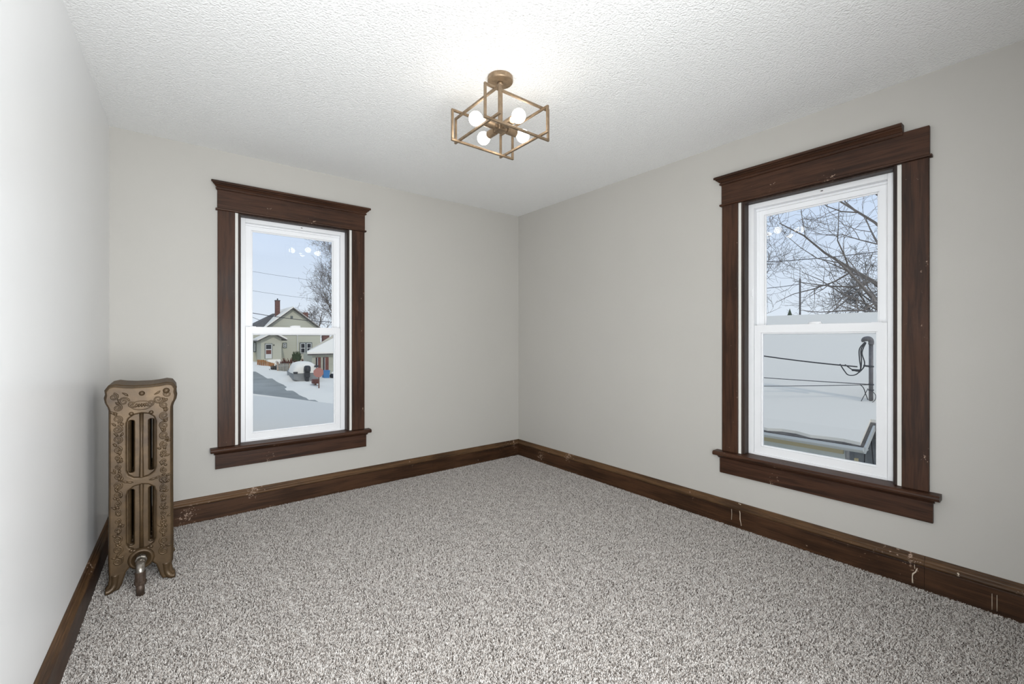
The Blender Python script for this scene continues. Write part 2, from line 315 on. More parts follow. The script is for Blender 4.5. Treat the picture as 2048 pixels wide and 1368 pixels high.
# ------------------------------------------------------------------ windows
def window(name, loc, rz, label, crown_r=.55, stop_block=False):
    root = empty(name, loc, rz); struct(root, label)      # local x: right as seen from the room, y: outward, z up
    P = lambda n, bm, m, par=root, **k: obj(n, bm, M[m], par, **k)
    for s in (-1, 1):
        P('side_casing', bx(min(s * .408, s * .51), max(s * .408, s * .51), -.022, .004, .486, 2.131, bev=.003), 'wood_v')
        P('gap_strip', bx(min(s * .389, s * .4075), max(s * .389, s * .4075), -.008, .06, .486, 2.131), 'caulk')
        bm = bmesh.new(); box(bm, min(s * .371, s * .389), max(s * .371, s * .389), .0, .085, .486, 2.12, bev=.003); box(bm, min(s * .377, s * .389), max(s * .377, s * .389), -.012, .01, .486, 2.131, bev=.003)
        P('stop', bm, 'wood_stop')
    P('head_casing', bx(-.512, .512, -.024, .004, 2.141, 2.285, bev=.002), 'wood_h')
    P('head_bead', profile_x([(.004, 2.129), (-.026, 2.129), (-.033, 2.132), (-.034, 2.137), (-.031, 2.141), (.004, 2.141)], -.522, .522), 'wood_h')
    crown = [(.004, 2.270), (-.030, 2.270), (-.033, 2.273), (-.033, 2.279), (-.029, 2.281), (-.029, 2.287), (-.034, 2.288), (-.038, 2.293), (-.045, 2.299), (-.050, 2.302), (-.050, 2.307), (-.057, 2.308), (-.060, 2.311), (-.060, 2.321), (-.056, 2.325), (.004, 2.327)]
    bm = bmesh.new()           # crown with mitred ends: shorter at its foot than at its lip
    def endx(y, sgn, lim): return sgn * (lim - .036 + min(.036, max(0, -y - .024)))
    lo = [(endx(y, -1, .55), y, z) for y, z in crown]
    hi = [(endx(y, 1, .55) if crown_r > .54 else crown_r, y, z) for y, z in crown]
    a = [bm.verts.new(p) for p in lo]; b = [bm.verts.new(p) for p in hi]; n = len(a); bm.faces.new(a); bm.faces.new(b[::-1])
    for i in range(n): bm.faces.new((a[i], b[i], b[(i + 1) % n], a[(i + 1) % n]))
    P('crown_moulding', bm, 'wood_h')
    P('stool', profile_x([(.03, .456), (-.058, .456), (-.066, .462), (-.068, .470), (-.066, .478), (-.058, .484), (.062, .486), (.062, .456)], -.553, .553), 'wood_h')
    bm = profile_x([(.004, .337), (-.020, .337), (-.022, .340), (-.022, .455), (.004, .455)], -.524, .524); P('apron', bm, 'wood_h')
    P('apron_cove', profile_x([(-.021, .436), (-.026, .438), (-.036, .446), (-.043, .4555), (-.021, .4555)], -.532, .532), 'wood_h')
    P('head_stop', bx(-.389, .389, -.006, .085, 2.118, 2.129, bev=.002), 'wood_stop')
    fr = bmesh.new()           # vinyl frame: jambs, head and sill, with an inner step
    for s in (-1, 1):
        box(fr, min(s * .338, s * .371), max(s * .338, s * .371), .052, .15, .486, 2.118, bev=.002)
        box(fr, min(s * .324, s * .338), max(s * .324, s * .338), .10, .15, .486, 2.10)
    box(fr, -.338, .338, .052, .15, 2.088, 2.118, bev=.002); box(fr, -.338, .338, .088, .15, 2.074, 2.088, bev=.002); box(fr, -.338, .338, .052, .19, .47, .500, bev=.002)
    f = P('vinyl_frame', fr, 'vinyl')
    P('frame_plug', bx(.035, .047, .0505, .056, 2.101, 2.106), 'wood_stop', f)
    if stop_block: P('vent_stop', bx(-.352, -.343, .046, .056, 1.515, 1.565, bev=.003), 'vinyl', f)
    def sash(nm, y0, y1, xo, z0, z1, gx0, gx1, gz0, gz1):
        o = P(nm, wall_hole(-xo, xo, z0, z1, gx0, gx1, gz0, gz1, y1 - y0), 'vinyl'); o.location = (0, y0, 0)
        bd = bmesh.new(); d = y1 - y0                 # glazing bead: sloped inner lip around the pane
        for x0, x1, za, zb in ((gx0, gx0 + .009, gz0, gz1), (gx1 - .009, gx1, gz0, gz1), (gx0 + .009, gx1 - .009, gz0, gz0 + .009), (gx0 + .009, gx1 - .009, gz1 - .009, gz1)):
            box(bd, x0, x1, .007, d - .007, za, zb, bev=.0025)
        P('glazing_bead', bd, 'vinyl', o)
        P('glass_pane', bx(gx0 + .004, gx1 - .004, d / 2 - .001, d / 2 + .001, gz0 + .004, gz1 - .004), 'glass', o)
        return o
    sash('upper_sash', .102, .128, .326, 1.266, 2.086, -.293, .293, 1.318, 2.045)
    ls = sash('lower_sash', .058, .090, .336, .500, 1.326, -.296, .296, .543, 1.278)
    lk_ = bmesh.new(); lathe(lk_, [(0, .0145), (.02, .0145), (.034, .011), (.038, .004), (.038, 0), (0, 0)], 20, Matrix.Translation((0, .018, 1.326)) @ Matrix.Diagonal((1, .45, 1, 1)))
    box(lk_, -.006, .034, .004, .012, 1.332, 1.340, bev=.002)
    P('sash_lock', lk_, 'vinyl', ls, smooth=True)
    for s in (-1, 1): P('tilt_latch', bx(s * .29 - .022, s * .29 + .022, .006, .024, 1.3255, 1.330, bev=.0015), 'vinyl', ls)
    for s in (-1, 1): P('outer_reveal', bx(min(s * .371, s * .411), max(s * .371, s * .411), .086, .2, .47, 2.13), 'vinyl')
    return root
window('window_1', (W1C, 0, 0), 0, 'white double hung window in dark wood casing overlooking the snowy street')
window('window_2', (0, W2C, 0), -math.pi / 2, 'white double hung window in dark wood casing with a broken crown, overlooking a snowy roof', .414, True)

# ------------------------------------------------------------------ ceiling lamp
LC = (-1.644, -1.890)
lamp = empty('ceiling_lamp', (LC[0], LC[1], HC)); tag(lamp, 'brass open cage ceiling lamp with four lit globe bulbs', 'ceiling lamp')
Z = lambda z: z - HC
obj('canopy', lathe(bmesh.new(), [(0, 0), (.062, 0), (.064, -.004), (.064, -.022), (.061, -.026), (0, -.027)], 40), M['brass'], lamp, False)
obj('rod', bx(-.009, .009, -.009, .009, Z(2.30), -.026, bev=.002), M['brass'], lamp)
obj('rod_collar', lathe(bmesh.new(), [(0, -.026), (.014, -.026), (.015, -.036), (.011, -.04), (0, -.04)], 20), M['brass'], lamp, True)
obj('hub', bx(-.024, .024, -.024, .024, Z(2.278), Z(2.318), bev=.004), M['brass'], lamp)
t = .0055
def frame_mesh(l, z0, z1):      # rectangular bar frame in local xz
    bm = bmesh.new(); box(bm, -l, l, -t, t, z1 - 2 * t, z1, bev=.001, seg=1); box(bm, -l, l, -t, t, z0, z0 + 2 * t, bev=.001, seg=1)
    for s in (-1, 1): box(bm, min(s * l, s * (l - 2 * t)), max(s * l, s * (l - 2 * t)), -t, t, z0 + 2 * t, z1 - 2 * t, bev=.001, seg=1)
    return bm
fa = obj('cage_frame', frame_mesh(.197, Z(2.231), Z(2.391)), M['brass'], lamp); fa.location = (0, -.1445, 0)
f2 = fa.copy(); link(f2); f2.parent = lamp; f2.location = (0, .1445, 0)
fb = obj('cage_frame', frame_mesh(.197, Z(2.244), Z(2.378)), M['brass'], lamp); fb.location = (-.1445, 0, 0); fb.rotation_euler = (0, 0, math.pi / 2)
f4 = fb.copy(); link(f4); f4.parent = lamp; f4.location = (.1445, 0, 0)
sock_me = None
for k in range(4):
    a = k * math.pi / 2 + .0
    if k == 0:
        so = obj('socket', lathe(bmesh.new(), [(0, .022), (.009, .022), (.009, .038), (.0185, .04), (.0195, .044), (.0195, .098), (.0165, .1), (0, .1)], 24, Matrix.Rotation(math.pi / 2, 4, 'Y')), M['brass'], lamp, False)
        bu = obj('bulb', lathe(bmesh.new(), [(0, .098), (.013, .098), (.014, .108)] + [(.0335 * math.sin(x), .147 - .0335 * math.cos(x)) for x in [.5 + .2205 * i for i in range(12)]] + [(0, .1805)], 24, Matrix.Rotation(math.pi / 2, 4, 'Y')), M['bulb'], so, True)
    else:
        s2 = so.copy(); link(s2, lamp); b_ = bu.copy(); link(b_, s2); s2.rotation_euler = (0, 0, a)
    (so if k == 0 else s2).location = (0, 0, Z(2.298))

# ------------------------------------------------------------------ radiator
rad = empty('cast_iron_radiator', (-3.062, -.78, 0)); tag(rad, 'bronze painted ornate cast iron radiator standing in the corner', 'radiator')
def arc(cx, cz, r, a0, a1, n=6, rz=None): return [(cx + r * math.cos(math.radians(a0 + (a1 - a0) * i / n)), cz + (rz or r) * math.sin(math.radians(a0 + (a1 - a0) * i / n))) for i in range(n + 1)]
def slot(x0, x1, z0, z1, top='flat'):
    r = (x1 - x0) / 2; c = (x0 + x1) / 2
    return arc(c, z0 + r * .8, r, 180, 360, 6, r * .8) + arc(c, z1 - r * .8, r, 0, 180, 6, r * .8)
half = [(.0, .118), (.045, .112), (.068, .085), (.080, .055), (.098, .048), (.113, .07), (.115, .14), (.113, .50), (.113, .885), (.118, .905), (.127, .925), (.130, .945), (.126, .962), (.128, .980), (.118, .996), (.10, 1.0), (.07, .994), (.03, .990), (0, .990)]
leg_half = [(.0, .118), (.045, .112), (.064, .09), (.072, .06), (.080, .03), (.088, .014), (.112, .010), (.126, .014), (.128, .026), (.118, .04), (.114, .07)] + half[6:]
leg_outline = leg_half + [(-x, z) for x, z in leg_half[::-1][1:-1]]
outline = [(x, z) for x, z in half] + [(-x, z) for x, z in half[::-1][1:-1]]
sec_me = plate(outline, [slot(-.055, -.019, .19, .50), slot(.019, .055, .19, .50), slot(-.055, -.019, .55, .85), slot(.019, .055, .55, .85)], .050, .014, 3)
# front section: raised outer shell around two recessed double slots
shell = plate(leg_outline, [slot(-.062, .062, .175, .515), slot(-.062, .062, .535, .872)], .030, .007, 2)
inner = plate([(-.075, .16), (.075, .16), (.075, .88), (-.075, .88)], [slot(-.053, -.024, .20, .49), slot(.024, .053, .20, .49), slot(-.053, -.024, .565, .835), slot(.024, .053, .565, .835)], .014, .004, 2)
NS = 6; PITCH = .0625
for k in range(NS):
    if k == 0:
        o = obj('section', shell, M['iron'], rad, True); o.location = (0, .015, 0)
        i_ = obj('recessed_grille', inner, M['iron'], o, True); i_.location = (0, .012, 0)
        rb = bmesh.new(); tube(rb, [(0, -.010, .17), (0, -.010, .35), (0, -.012, .53), (0, -.010, .70), (0, -.010, .875)], [.009, .007, .010, .007, .009], 10); obj('centre_rib', rb, M['iron'], i_, True)
    else:
        o = obj('section', sec_me, M['iron'], rad, True); o.location = (0, .015 + PITCH * k, 0)
for z in (.15, .93):
    bm = bmesh.new(); tube(bm, [(0, .01, z), (0, .015 + PITCH * (NS - 1), z)], .030, 16); obj('header_pipe', bm, M['iron'], rad, True)
# cast scroll ornament on the front section
orn = bmesh.new()
def spiral(x, z, r, turns, a0, hand, rad_=.0048):
    n = int(26 * turns); pts = []
    for i in range(n + 1):
        u = i / n; a = a0 + hand * u * turns * 2 * math.pi; rr = r * (1 - .86 * u); pts.append((x + rr * math.cos(a), -.0005, z + rr * math.sin(a)))
    tube(orn, pts, [rad_ * (1 - .4 * i / n) for i in range(n + 1)], 6)
def leaf(x, z, a, ln):
    pts = [(x + math.cos(a) * ln * u + math.sin(a) * ln * .18 * math.sin(u * 3.1), -.0005, z + math.sin(a) * ln * u) for u in (0, .25, .5, .75, 1)]; tube(orn, pts, [.0015, .005, .006, .0045, .001], 6)
rnd = random.Random(3)
for s in (-1, 1):
    for z, r, h in ((.150, .021, 1), (.205, .020, -1), (.255, .017, 1), (.30, .013, -1), (.345, .011, 1), (.39, .010, -1), (.43, .012, 1), (.475, .016, 1), (.520, .018, -1), (.565, .014, 1), (.61, .011, -1), (.655, .012, -1), (.695, .016, 1), (.745, .018, -1), (.795, .019, 1), (.845, .018, -1), (.900, .017, 1)):
        spiral(s * .0885, z, r, 1.6, (1.57 if h > 0 else -1.57), h * s)
        for q in range(3): leaf(s * .0885 + rnd.uniform(-.012, .012), z + rnd.uniform(.012, .026), rnd.uniform(.3, 2.8), rnd.uniform(.016, .026))
    spiral(s * .035, .915, .018, 1.3, 3.14 if s > 0 else 0, s); spiral(s * .066, .93, .02, 1.5, 0, -s); leaf(s * .05, .955, 1.57 - s * .9, .03); spiral(s * .103, .955, .017, 1.4, 1.57, s)
    leaf(s * .03, .525, 1.57 - s * 1.4, .03); leaf(s * .05, .528, 1.57 - s * 1.2, .026)
tube(orn, [(.040 * math.cos(a * .2618), -.0005, .905 + .022 * math.sin(a * .2618)) for a in range(25)], .0026, 6, False)
for q in range(5): leaf(-.024 + q * .012, .897, 1.2 + .2 * q, .018)
obj('cast_ornament', orn, M['iron'], rad, True)['kind'] = 'stuff'
for z, x, r in ((.965, .002, .011), (.972, .098, .013), (.866, -.038, .010), (.866, .038, .010), (.186, -.038, .0085), (.186, .038, .0085)):
    bm = lathe(bmesh.new(), [(0, .012), (r * .6, .011), (r, .006), (r * 1.1, 0), (r * 1.1, -.012)], 16, Matrix.Translation((x, -.001 if abs(x) < .02 or x > .09 else .006, z)) @ Matrix.Rotation(math.pi / 2, 4, 'X')); obj('boss', bm, M['iron'], rad, True)
for yk, dy in ((.012, -1), (.015 + PITCH * (NS - 1), 1)):
    for s_ in (-1, 1):
        bm = bmesh.new(); tube(bm, smooth_pts([(s_ * .098, yk, .085), (s_ * .100, yk, .045), (s_ * .108, yk + dy * .006, .022), (s_ * .120, yk + dy * .014, .013), (s_ * .134, yk + dy * .018, .013)], 5), [.020 - .009 * i / 20 for i in range(21)], 12)
        obj('foot', bm, M['iron'], rad, True)
# supply valve at the foot of the front section
vm = lathe(bmesh.new(), [(.052, -.006), (.052, .004), (.046, .013), (.038, .014), (.036, .004), (.022, .002), (.022, -.004)], 32, Matrix.Translation((0, 0, .137)) @ Matrix.Rotation(math.pi / 2, 4, 'X')); obj('inlet_ring', vm, M['iron'], rad, True)
bm = bmesh.new(); tube(bm, [(0, .0, .137), (0, -.026, .137), (0, -.03, .137), (0, -.062, .136)], [.024, .024, .019, .019], 8); obj('union_nut', bm, M['nickel'], rad)
bm = bmesh.new(); tube(bm, smooth_pts([(0, -.055, .136), (0, -.082, .133), (0, -.095, .118), (0, -.096, .10)], 5), .018, 14); obj('valve_elbow', bm, M['nickel'], rad, True)
bm = bmesh.new(); tube(bm, [(0, -.096, .112), (0, -.096, .066)], .021, 14); tube(bm, [(0, -.096, .068), (0, -.096, .052)], .0235, 8); obj('valve_collar', bm, M['pipe'], rad)
bm = bmesh.new(); tube(bm, [(0, -.096, .062), (0, -.096, -.012)], .0165, 14); obj('supply_pipe', bm, M['pipe'], rad, True)

# ================================================================== outdoors
from mathutils import noise as mnoise
def gz(x, y):        # lie of the land: level by the house, rising up the street
    return -3.3 + .04 * max(0, min(y, 62) - 15) + .01 * max(0, y - 62)
def fx(px, Y): return ony(px, HY, Y).x
def fz(px, py, Y): return ony(px, py, Y).z
def gnd(px, py):
    v = ray(px, py); t = 3.0
    while t < 200:
        p = CAM + v * t
        if p.z <= gz(p.x, p.y): return p
        t += .05
    return p
M['road'] = noisy('wet grey asphalt', srgb(138, 139, 133), srgb(160, 161, 155), .5, .5, 0, .2, .01)
M['cream'] = noisy('cream lap siding', srgb(188, 187, 170), srgb(178, 177, 160), 2, .7)
def siding_mat(name, c, pitch):
    m = mat(name, c, .65); v = coords(m); w_ = N(m, 'ShaderNodeTexWave'); w_.wave_type = 'BANDS'; w_.bands_direction = 'Z'; w_.wave_profile = 'SAW'; w_.inputs['Scale'].default_value = 1 / pitch * .314; L(m, v, w_.inputs[0])
    bump(m, w_.outputs['Fac'], .6, .02); return m
M['siding'] = siding_mat('cream lap siding far', srgb(196, 194, 176), .15)
M['trim'] = mat('pale house trim', srgb(214, 214, 210), .6)
M['darkwin'] = mat('dark window glass', srgb(52, 54, 58), .08)
M['winframe'] = mat('grey green window trim', srgb(92, 100, 98), .6)
M['shingle'] = noisy('grey shingles', srgb(112, 108, 104), srgb(86, 83, 82), 6, .9)
M['brick'] = noisy('weathered chimney brick', srgb(128, 92, 82), srgb(98, 74, 70), 8, .9)
M['redbrown'] = noisy('red brown door paint', srgb(122, 74, 62), srgb(102, 62, 54), 4, .6)
M['orangewood'] = noisy('new orange lumber', srgb(172, 118, 66), srgb(146, 96, 54), 3, .7)
M['picket'] = noisy('weathered picket paint', srgb(206, 202, 190), srgb(188, 183, 170), 3, .8)
M['blue'] = mat('blue bin plastic', srgb(70, 126, 178), .5)
M['black'] = mat('black plastic', srgb(46, 47, 50), .45)
M['hull'] = noisy('grey boat hull', srgb(142, 143, 142), srgb(122, 124, 124), 1.5, .5)
M['sign'] = mat('red sign face washed pale by reflection', srgb(176, 120, 108), .5)  # red mixed towards pink to mimic reflection and blur over the sign
M['signback'] = mat('rusty brown post', srgb(110, 78, 66), .7)
M['bark'] = noisy('grey winter bark', srgb(122, 114, 108), srgb(96, 89, 85), 3, .9)
M['bark2'] = noisy('dark winter bark', srgb(84, 80, 78), srgb(62, 58, 56), 3, .9)
M['needle'] = noisy('dark conifer needles', srgb(54, 68, 48), srgb(76, 88, 64), 5, .9)
M['brush'] = noisy('red brown dormant shrub', srgb(112, 70, 58), srgb(84, 56, 48), 4, .9)
M['cable'] = mat('black cable', srgb(50, 50, 54), .6)
M['conduit'] = noisy('weathered galvanised conduit', srgb(116, 112, 112), srgb(96, 93, 94), 12, .5, .4)
M['gutter'] = mat('pale grey gutter', srgb(196, 198, 196), .5)
M['tan'] = mat('tan frieze paint', srgb(186, 174, 140), .6)
M['lapwhite'] = noisy('off white lap boards', srgb(206, 210, 206), srgb(196, 201, 198), 3, .6)
M['greywall'] = noisy('weathered grey boards', srgb(150, 154, 156), srgb(128, 132, 136), 5, .7)
# ground with snow banks beside the street
bm = bmesh.new(); XS = [-60 + i * 2.0 for i in range(25)] + [-10 + i * .4 for i in range(100)] + [30 + i * 2 for i in range(31)]; YS = [-30 + i * 2.0 for i in range(23)] + [17 + i * .8 for i in range(60)] + [66 + i * 4 for i in range(36)]
re = [gnd(*q) for q in ((503, 742), (522, 749), (540, 758), (557, 768), (574, 780), (590, 788), (608, 796), (629, 803))]
def edge_x(y):       # right edge of the street at depth y
    pts = sorted(((p.y, p.x) for p in re))
    if y <= pts[0][0]: (a, b), (c, d) = pts[0], pts[1]
    elif y >= pts[-1][0]: (a, b), (c, d) = pts[-2], pts[-1]
    else:
        k = max(i for i in range(len(pts) - 1) if pts[i][0] <= y); (a, b), (c, d) = pts[k], pts[k + 1]
    return b + (d - b) * (y - a) / (c - a)
grid = []
for y in YS:
    row = []
    for x in XS:
        z = gz(x, y); d = x - edge_x(y) if y > 12 else 9
        if d > 0 or d < -7.5:
            dd = d if d > 0 else -7.5 - d
            bank = .4 * math.exp(-((dd - 1.4) / 1.1) ** 2) if y > 14 else 0
            z += bank * (.7 + .6 * mnoise.noise((x * .6, y * .6, 0))) + .10 * mnoise.noise((x * .35, y * .35, 3)) + .05
        else: z -= .12
        row.append(bm.verts.new((x, y, z)))
    grid.append(row)
for a, b in zip(grid, grid[1:]):
    for i in range(len(a) - 1): bm.faces.new((a[i], a[i + 1], b[i + 1], b[i]))
struct(obj('ground', bm, M['snow'], None, True), 'snow covered ground around the houses')
bm = bmesh.new(); rows = []
for y in [14 + i * 2 for i in range(30)]:
    ex = edge_x(y); rows.append([bm.verts.new((ex + q, y, gz(ex, y) + .02)) for q in (.35, -2.5, -5, -7.9)])
for a, b in zip(rows, rows[1:]):
    for i in range(3): bm.faces.new((a[i], a[i + 1], b[i + 1], b[i]))
struct(obj('street', bm, M['road'], None, True), 'ploughed grey street climbing between snow banks')
# ---- lower roof right under the street window
lr = empty('lower_roof', (0, 0, -3.3)); tag(lr, 'snow covered lower roof just outside the window facing the street', 'roof')
rz_ = lambda x: .3 - .22 * (x + 1.82)
bm = bmesh.new(); poly_prism(bm, [(x, .21, rz_(x) + 3.3) for x in (-3.6, 3.6)] + [(3.6, 4.95, rz_(3.6) + 3.3), (-3.6, 4.95, rz_(-3.6) + 3.3)], (0, 0, -.13)); bmesh.ops.bevel(bm, geom=[e for e in bm.edges if all(v.co.y > 4 for v in e.verts)], offset=.05, segments=4, affect='EDGES'); obj('roof_snow', bm, M['snow_low'], lr)
bm = bmesh.new(); poly_prism(bm, [(x, .21, rz_(x) + 3.17) for x in (-3.6, 3.55)] + [(3.55, 4.9, rz_(3.55) + 3.17), (-3.6, 4.9, rz_(-3.6) + 3.17)], (0, 0, -.12)); obj('roof_deck', bm, M['shingle'], lr)
bm = bmesh.new(); poly_prism(bm, [(-3.6, .21, -.2), (3.3, .21, -.2), (3.3, .21, rz_(3.3) + 3.05), (-3.6, .21, rz_(-3.6) + 3.05)], (0, 4.4, 0)); obj('addition_wall', bm, M['siding'], lr)
# ---- house up the street
HYY = 57.0; hb = gz(0, HYY) - .3
house = empty('street_house', (fx(585, HYY), HYY, hb)); tag(house, 'cream gabled house with a tall brick chimney up the snowy street', 'house')
def HP(name, bm, m, par=house, smooth=False):     # geometry is written in world space and moved under its house
    loc = Vector((0, 0, 0)); q = par
    while q is not None: loc = loc + q.location; q = q.parent
    bmesh.ops.translate(bm, verts=bm.verts, vec=-loc); return obj(name, bm, M[m], par, smooth)
ze = fz(585, 656, HYY)
HP('body', bx(fx(497, HYY), fx(641, HYY), HYY, HYY + 9, hb, ze), 'siding')
gl, gp, gr_ = (fx(533, HYY), ze), (fx(585, HYY), fz(585, 618, HYY)), (fx(637, HYY), ze)
HP('gable', poly_prism(bmesh.new(), [(gl[0], HYY, gl[1]), (gr_[0], HYY, gr_[1]), (gp[0], HYY, gp[1])], (0, 9, 0)), 'siding')
def slab(a, b, y0, y1, th):   # sloping slab between two (x,z) points
    return poly_prism(bmesh.new(), [(a[0], y0, a[1]), (b[0], y0, b[1]), (b[0], y0, b[1] + th), (a[0], y0, a[1] + th)], (0, y1 - y0, 0))
ext = lambda a, b, k: (a[0] + (a[0] - b[0]) * k, a[1] + (a[1] - b[1]) * k)
el, er = ext(gl, gp, .12), ext(gr_, gp, .12)
HP('roof_slope', slab(el, gp, HYY - .6, HYY + 9.4, .16), 'shingle'); HP('roof_slope', slab(er, gp, HYY - .6, HYY + 9.4, .16), 'shingle')
lift = lambda p, d: (p[0], p[1] + d)
HP('roof_snow', slab(lift(el, .165), lift(gp, .165), HYY - .62, HYY + 9.4, .16), 'snow')
HP('roof_snow', slab(lift(er, .165), lift(gp, .165), HYY - .62, HYY + 9.4, .05), 'snow')
Yw = HYY + 3.0; zr = fz(540, 627, Yw + 3)
bm = bmesh.new(); x0, x1 = fx(500, HYY), fx(575, HYY)
pts = [(x0, HYY - .5, ze - .1), (x1, HYY - .5, ze - .1), (x1, Yw + 3, zr), (fx(563, HYY), Yw + 3, zr), (x0, Yw + 6.5, ze - .1), (x1, Yw + 6.5, ze - .1)]
v = [bm.verts.new(p) for p in pts]
for f_ in ((0, 1, 2, 3), (0, 3, 4), (3, 2, 5, 4), (0, 4, 5, 1), (1, 5, 2)): bm.faces.new([v[i] for i in f_])
HP('wing_roof', bm, 'shingle')
ch = HP('chimney', bx(fx(550.5, Yw), fx(559, Yw), Yw - .35, Yw + .35, ze, fz(555, 602, Yw)), 'brick')
HP('chimney_cap', bx(fx(550, Yw), fx(559.5, Yw), Yw - .4, Yw + .4, fz(555, 602, Yw), fz(555, 600.5, Yw)), 'shingle', ch)
bm = bmesh.new(); tube(bm, [(fx(555, Yw), Yw, fz(555, 601, Yw)), (fx(555, Yw), Yw, fz(555, 597, Yw))], .07, 8); HP('flue', bm, 'black', ch)
HP('chimney', bx(fx(606, HYY + 8), fx(615, HYY + 8), HYY + 7.6, HYY + 8.4, ze, fz(610, 625, HYY + 8)), 'brick')
def far_window(x0, x1, y0, y1, Y, sashes=1, par=house, fm='winframe'):
    a, b, zt, zb = fx(x0, Y), fx(x1, Y), fz((x0 + x1) / 2, y0, Y), fz((x0 + x1) / 2, y1, Y)
    w_ = HP('window', bx(a, b, Y - .07, Y + .02, zb, zt), fm, par); n = sashes; g = (b - a) / n
    for k in range(n):
        u0, u1 = a + g * k + .09, a + g * (k + 1) - .09
        HP('sash', bx(u0, u1, Y - .10, Y - .07, zb + .09, zt - .09), 'trim', w_)
        zm = (zb + zt) / 2
        for za, zc in ((zb + .16, zm - .04), (zm + .04, zt - .16)): HP('pane', bx(u0 + .08, u1 - .08, Y - .115, Y - .10, za, zc), 'darkwin', w_)
    return w_
far_window(599, 624, 685, 707.5, HYY, 2); far_window(506, 512.5, 684, 704, HYY); far_window(565, 573.5, 685.5, 696, HYY)
far_window(581, 585.5, 632, 637, HYY)
HP('belt_board', bx(fx(565, HYY), fx(641, HYY), HYY - .05, HYY + .01, fz(600, 671, HYY), fz(600, 669.5, HYY)), 'shingle')
HP('corner_pipe', bx(fx(594, HYY), fx(595.2, HYY), HYY - .1, HYY - .02, hb, fz(595, 664, HYY)), 'trim')
# entrance porch in front of the house
PY = 53.5; pb = gz(0, PY) - .3
porch = empty('entrance_porch', (fx(543, PY), PY, pb)); tag(porch, 'small enclosed entrance porch with snowy gable roof and glazed door', 'porch')
pe = fz(543, 679, PY); pl, pp, pr = (fx(522, PY), pe), (fx(545, PY), fz(545, 668, PY)), (fx(563, PY), fz(563, 677, PY))
HP('walls', poly_prism(bmesh.new(), [(pl[0], PY, pb), (pr[0], PY, pb), (pr[0], PY, pr[1]), (pp[0], PY, pp[1]), (pl[0], PY, pl[1])], (0, HYY - PY - .02, 0)), 'siding', porch)
a, b = ext(pl, pp, .38), ext(pr, pp, .5)
for q in (a, b):
    HP('roof_slope', slab(q, pp, PY - .7, HYY - .12, .12), 'shingle', porch); HP('roof_snow', slab(lift(q, .125), lift(pp, .125), PY - .75, HYY - .12, .17), 'snow', porch)
dr = HP('door', bx(fx(529.5, PY), fx(544.5, PY), PY - .06, PY + .01, fz(537, 717, PY), fz(537, 687, PY)), 'winframe', porch)
HP('door_leaf', bx(fx(530.5, PY), fx(543.5, PY), PY - .10, PY - .06, fz(537, 717, PY), fz(537, 688, PY)), 'trim', dr)
HP('pane', bx(fx(531.8, PY), fx(542, PY), PY - .12, PY - .10, fz(537, 698, PY), fz(537, 689.5, PY)), 'darkwin', dr); HP('pane', bx(fx(531.8, PY), fx(542, PY), PY - .12, PY - .10, fz(537, 708, PY), fz(537, 700, PY)), 'redbrown', dr)
HP('porch_light', bx(fx(546.5, PY), fx(548.3, PY), PY - .15, PY, fz(547, 691, PY), fz(547, 689, PY)), 'black', porch)
for k in range(3): HP('step', bx(fx(533, PY), fx(558 + k, PY), PY - .5 - .45 * (k + 1), PY - .5 - .45 * k + (.5 if k == 0 else 0), pb, fz(545, 718.5 + 2.2 * k, PY)), 'snow', porch)
# orange lumber ramp wall
RY = 48.5; rb_ = gz(0, RY) - .2
ramp_ = empty('ramp_fence', (fx(533, RY), RY, rb_)); tag(ramp_, 'orange new lumber fence beside the porch steps', 'fence')
for k in range(10):
    x0, x1 = 517 + 3.2 * k, 517 + 3.2 * (k + 1) - .25
    top = 717 if k < 4 else 719 + .9 * (k - 4); yy = RY + .35 * abs(k - 6) * (k < 6) * .4
    HP('board', bx(fx(x0, RY), fx(x1, RY), yy, yy + .05, rb_, fz(x0, top + 3, RY)), 'orangewood', ramp_)
HP('rail', bx(fx(517, RY), fx(532, RY), RY - .06, RY - .01, fz(525, 723, RY), fz(525, 721, RY)), 'orangewood', ramp_)
# picket fence
FY = 43.5; fbz = gz(0, FY)
pf = empty('picket_fence', (fx(573, FY), FY, fbz)); tag(pf, 'weathered white picket fence standing in snow beyond the boat', 'fence')
for k in range(16):
    x = 553.5 + 2.6 * k; xa, xb_ = fx(x, FY), fx(x + 1.2, FY); zt = fz(x, 726.5, FY)
    HP('picket', poly_prism(bmesh.new(), [(xa, FY - .03, fbz - .1), (xb_, FY - .03, fbz - .1), (xb_, FY - .03, zt - .05), ((xa + xb_) / 2, FY - .03, zt), (xa, FY - .03, zt - .05)], (0, .03, 0)), 'picket', pf)
for py in (731, 742): HP('rail', bx(fx(553, FY), fx(595, FY), FY, FY + .05, fz(573, py + 1, FY), fz(573, py, FY)), 'greywall', pf)
for px in (555, 578, 594): HP('post', bx(fx(px, FY), fx(px + 2, FY), FY + .05, FY + .16, fbz - .1, fz(px, 727, FY)), 'orangewood', pf)
